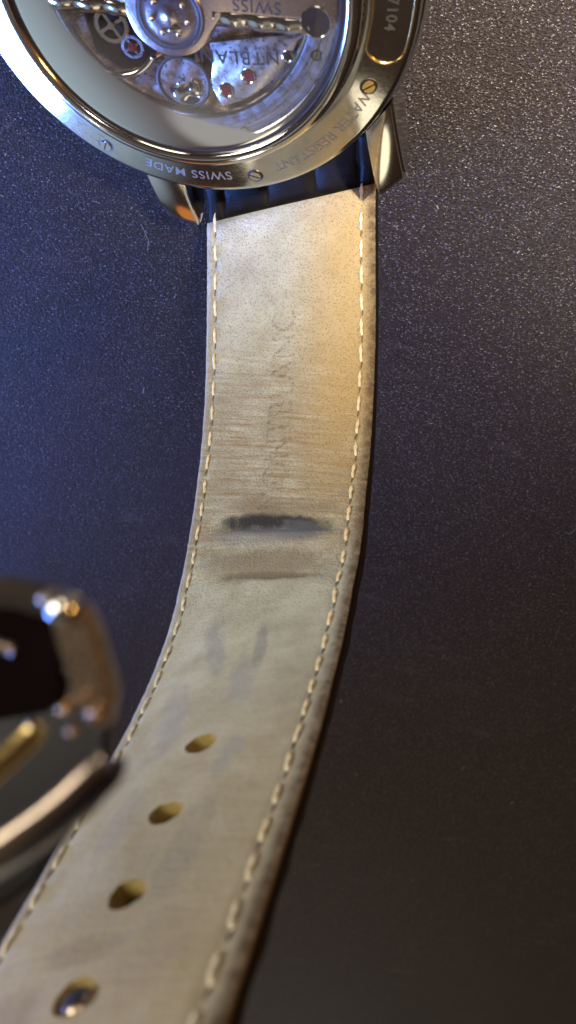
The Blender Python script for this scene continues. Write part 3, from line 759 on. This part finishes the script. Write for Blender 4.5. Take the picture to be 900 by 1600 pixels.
for ob in (lining, leather):
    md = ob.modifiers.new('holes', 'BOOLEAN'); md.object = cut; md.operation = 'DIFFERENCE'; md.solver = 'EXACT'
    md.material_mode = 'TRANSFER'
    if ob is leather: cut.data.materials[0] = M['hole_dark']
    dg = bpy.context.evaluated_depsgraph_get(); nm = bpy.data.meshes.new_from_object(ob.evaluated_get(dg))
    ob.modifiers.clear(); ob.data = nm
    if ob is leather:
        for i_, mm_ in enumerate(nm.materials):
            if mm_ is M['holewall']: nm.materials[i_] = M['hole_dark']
bpy.data.objects.remove(cut)

# alligator scales where the strap wraps round its bar
for (u0, u1) in ((-0.985, -0.80), (-0.78, -0.26), (-0.24, 0.30), (0.32, 0.80), (0.82, 0.985)):
    V, F = [], []; nu, ns = 14, 12
    for i in range(ns + 1):
        for j in range(nu + 1):
            a, b = i / ns, j / nu; u = u0 + (u1 - u0) * b; se = s0_of(u) - 0.12
            s = -8.4 + (se + 8.4) * a
            dome = (1 - abs(2 * b - 1) ** 4) * (1 - (abs(2 * a - 1)) ** 8)
            cx = u * 1.0
            V.append(loc(spt(cx, s, -TH - 0.05 + 0.42 * dome + 0.12 * fbm(u * 5, s * 0.6, 1))))
    for i in range(ns):
        for j in range(nu):
            a = i * (nu + 1) + j; F.append((a, a + 1, a + nu + 2, a + nu + 1))
    link('leather_scale', V, F, M['gator'], leather)

# stitches: one twisted mesh shared by all
def stitch_mesh(L, seed):
    rs = random.Random(seed)
    V, F, fmi = [], [], []
    def ply(ph, mat):
        n, m = 11, 6; b = len(V)
        for i in range(n):
            t = i / (n - 1); x = (t - 0.5) * L
            env = math.sin(PI * min(1, max(0, t))) ** 0.45 if 0 < t < 1 else 0
            r = 0.100 * (0.35 + 0.65 * env)
            a = ph + t * 2.6 * PI * 0.9; off = 0.08 * env
            cy, cz = off * math.cos(a), off * math.sin(a) + 0.05 - 0.32 * (abs(2 * t - 1) ** 5)
            for q in range(m):
                c = 2 * PI * q / m; V.append((x, cy + r * math.cos(c), cz + r * math.sin(c)))
        for i in range(n - 1):
            for q in range(m):
                q2 = (q + 1) % m; F.append((b + i * m + q, b + (i + 1) * m + q, b + (i + 1) * m + q2, b + i * m + q2)); fmi.append(mat)
    ply(0.0, 0); ply(PI, 0)
    # dark sunk end that leads to the next hole
    b = len(V); m = 5; P = [(L * 0.47, 0.02, -0.12), (L * 0.60, 0.05, -0.03), (L * 0.72, -0.02, -0.03), (L * 0.84, 0.0, -0.12)]
    for (x, y, z), r in zip(P, (0.06, 0.075, 0.065, 0.05)):
        for q in range(m):
            c = 2 * PI * q / m; V.append((x, y + r * math.cos(c), z + r * math.sin(c)))
    for i in range(3):
        for q in range(m):
            q2 = (q + 1) % m; F.append((b + i * m + q, b + (i + 1) * m + q, b + (i + 1) * m + q2, b + i * m + q2)); fmi.append(1)
    me = bpy.data.meshes.new('stitch'); me.from_pydata([tuple(c * MM for c in v) for v in V], [], F)
    me.materials.append(M['thread']); me.materials.append(M['thread_dark']); me.polygons.foreach_set('material_index', fmi)
    me.polygons.foreach_set('use_smooth', [True] * len(F)); me.update()
    return me
smesh = [stitch_mesh(2.25, i) for i in range(2)]
for side in (-1, 1):
    s = s0_of(side) - 0.6 + 0.3 * (side > 0)
    if side < 0: s = -0.8
    first = True
    while s < 103:
        pitch = 3.15 * random.uniform(0.95, 1.06) * (1.0 + 0.12 * (s > 50))
        sc = s + 1.1; u = uoff(side, sc)
        p = spt(u, sc, (relief(u, sc) if sc > 0.3 else -0.1) + 0.13)
        p2 = spt(uoff(side, sc + 0.8), sc + 0.8, (relief(u, sc + .8) if sc > 0.3 else -0.1) + 0.13)
        m_, w_, n_, t_ = frame(sc)
        tx = Vector(p2 - p).normalized(); tx = (tx + Vector(w_).normalized() * random.uniform(-0.07, 0.07)).normalized()
        nz = Vector(n_); nz = (nz - tx * nz.dot(tx)).normalized(); ty = nz.cross(tx)
        R3 = Matrix((tx, ty, nz)).transposed()
        o = bpy.data.objects.new('stitch', random.choice(smesh)); COL.objects.link(o); o.parent = lining
        lm = (WI @ R3).to_4x4(); lm.translation = loc(p) * MM
        o.matrix_local = lm @ Matrix.Diagonal((pitch / 3.3 * random.uniform(0.95, 1.04), 1.1, 0.85, 1))
        s += pitch
# faint embossed letters down the middle of the lining
V, F = text_mesh('MONTBLANC', 4.1, 0, 1.04, 0.0)
out_, uvt = [], []
for x, y, z in V:
    # reads upward: text x runs toward the case, text y to the left
    s = 24.6 - x * 1.0; xx = -0.2 - y
    hw = halfw(s); u = xx / hw
    out_.append(loc(spt(u, s, relief(u, s) + 0.035))); uvt.append((u * 10, s))
link('embossed_lettering', out_, F, M['emboss'], lining, smooth=False, uvs=uvt)

# ------------------------------------------------------------------ clasp
def cam_pt(px, py, d):  # a point at depth d mm, used only to lay out the clasp relative to the strap
    v = Vector(((px - 450) / 1450 * d, -(py - 800) / 1450 * d, -d)); return RC @ v + Vector((0, 0, 105))
# pin in the fourth hole
m_, w_, n_, t_ = frame(94.4); wn = Vector(w_).normalized(); tt = Vector(t_); nn = Vector(n_)
clasp = bpy.data.objects.new('clasp', None); COL.objects.link(clasp); clasp.parent = watch
def dome(name, c, r, h, mat, parent, ax, ay, az, prof):
    V, F = [], []; seg = 32
    for rr, z in prof:
        for i in range(seg):
            a = 2 * PI * i / seg; V.append(loc(c + ax * (rr * math.cos(a)) + ay * (rr * math.sin(a)) + az * z))
    for k_ in range(len(prof) - 1):
        for i in range(seg):
            j = (i + 1) % seg; F.append((k_ * seg + i, k_ * seg + j, (k_ + 1) * seg + j, (k_ + 1) * seg + i))
    return link(name, V, F, mat, parent)
c = Vector(m_) + nn * 0.5
dome('clasp_pin', c, 1, 1, M['clasp'], clasp, wn, tt, nn, [(0.86, -3.5), (0.88, -0.5), (0.86, -0.3), (0.74, -0.05), (0.52, 0.1), (0.26, 0.17), (0.001, 0.2)])
def slab(name, pts, nrm, th, mat, parent, bevel=0.25):
    """closed outline in space, extruded by th along nrm, bevelled"""
    bm = bmesh.new(); nrm = Vector(nrm).normalized()
    vs = [bm.verts.new(loc(p)) for p in pts]; f = bm.faces.new(vs)
    r = bmesh.ops.extrude_face_region(bm, geom=[f]); d = WI @ (nrm * th)
    for g in r['geom']:
        if isinstance(g, bmesh.types.BMVert): g.co += d
    bmesh.ops.recalc_face_normals(bm, faces=bm.faces)
    bmesh.ops.bevel(bm, geom=[e_ for e_ in bm.edges if e_.calc_face_angle(0) > 0.5], offset=bevel, segments=4, affect='EDGES', clamp_overlap=True)
    me = bpy.data.meshes.new(name)
    for v_ in bm.verts: v_.co *= MM
    bm.to_mesh(me); bm.free(); me.materials.append(mat)
    me.polygons.foreach_set('use_smooth', [True] * len(me.polygons)); me.set_sharp_from_angle(angle=math.radians(50))
    o = bpy.data.objects.new(name, me); COL.objects.link(o); o.parent = parent
    return o
# plate of the clasp under the strap around the pin
def under(u, s, h): return Vector(spt(u, s, h))
pl = [under(-1.10, 90.0, -4.3), under(1.0, 97.6, -4.3), under(1.0, 104, -4.3), under(-1.10, 104, -4.3)]
slab('clasp_cover', pl, -nn, 1.1, M['clasp'], clasp, 0.45)
for sd, s0_, uu, mt in ((-1, 84.5, 1.10, 'clasp'), (1, 97.8, 1.08, 'steel')):
    a = [under(sd * uu, s0_, -4.4), under(sd * uu, 104, -4.4), under(sd * uu, 104, -1.2), under(sd * uu, s0_ + 1.4, -1.2)]
    slab('clasp_side', a, wn * sd, 0.7, M[mt], clasp, 0.3)
# folding blades that stand out to the left, close to the lens
VD = Vector((-0.0813, -0.682, -0.7268))
def poly(px, d): return [cam_pt(x, y, dd) for (x, y), dd in zip(px, d if isinstance(d, (list, tuple)) else [d] * len(px))]
def ctube(name, px, ds, r, mat, flat=1.0):
    pts = chaikin([tuple(cam_pt(x, y, d)) for (x, y), d in zip(px, ds)], 3, False)
    return tube(name, [loc(p) for p in pts], r, mat, clasp, seg=20)
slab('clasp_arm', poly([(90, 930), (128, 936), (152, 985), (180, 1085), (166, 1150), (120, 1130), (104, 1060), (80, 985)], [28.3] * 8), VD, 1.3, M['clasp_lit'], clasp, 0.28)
slab('clasp_crossbar', poly([(-90, 905), (20, 903), (110, 925), (95, 975), (10, 950), (-90, 955)], 29.8), VD, 1.4, M['dark_steel'], clasp, 0.35)
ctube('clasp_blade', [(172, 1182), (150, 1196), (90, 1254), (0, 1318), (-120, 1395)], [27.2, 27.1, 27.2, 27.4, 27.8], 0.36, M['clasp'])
slab('blade_side', poly([(196, 1188), (188, 1225), (139, 1278), (60, 1335), (-100, 1440), (-100, 1380), (60, 1280), (160, 1195)], [27.5, 27.3, 27.3, 27.4, 27.5, 28.1, 28.0, 27.9]), VD, 0.7, M['dark_steel'], clasp, 0.12)  # darker steel than the blade, its dark reflection put into the colour
ctube('clasp_inner_bar', [(74, 1122), (40, 1155), (-10, 1200), (-80, 1270)], [29.8, 29.8, 29.6, 29.5], 0.48, M['brass'])  # steel bar in brass, its gold-lit glow put into the colour
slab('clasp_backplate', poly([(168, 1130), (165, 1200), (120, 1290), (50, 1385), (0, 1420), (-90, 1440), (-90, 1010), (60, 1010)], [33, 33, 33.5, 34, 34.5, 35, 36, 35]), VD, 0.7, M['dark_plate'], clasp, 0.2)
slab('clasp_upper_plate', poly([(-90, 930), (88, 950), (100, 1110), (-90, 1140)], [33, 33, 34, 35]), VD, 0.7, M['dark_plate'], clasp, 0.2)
ctube('clasp_inner_bar', [(-70, 998), (0, 1008), (36, 1022)], [31, 31, 31], 0.2, M['clasp'])
for (x, y, d, r, mt) in ((98, 1108, 27.6, 0.17, 'brass'), (132, 1092, 27.8, 0.18, 'clasp'), (148, 1114, 27.8, 0.26, 'clasp'), (112, 1142, 28, 0.2, 'clasp'), (96, 952, 27.9, 0.46, 'steel'), (70, 935, 28.4, 0.22, 'clasp_lit')):  # corner knob added for the white highlight; brass knob's yellow glint is colour
    c = cam_pt(x, y, d)
    dome('hinge_and_glint_knob', c, r, r, M[mt], clasp, RC @ Vector((1, 0, 0)), RC @ Vector((0, 1, 0)), RC @ Vector((0, 0, 1)), [(r, -0.8), (r, -0.05), (r * 0.85, 0.1), (r * 0.5, 0.2), (0.001, 0.24)])
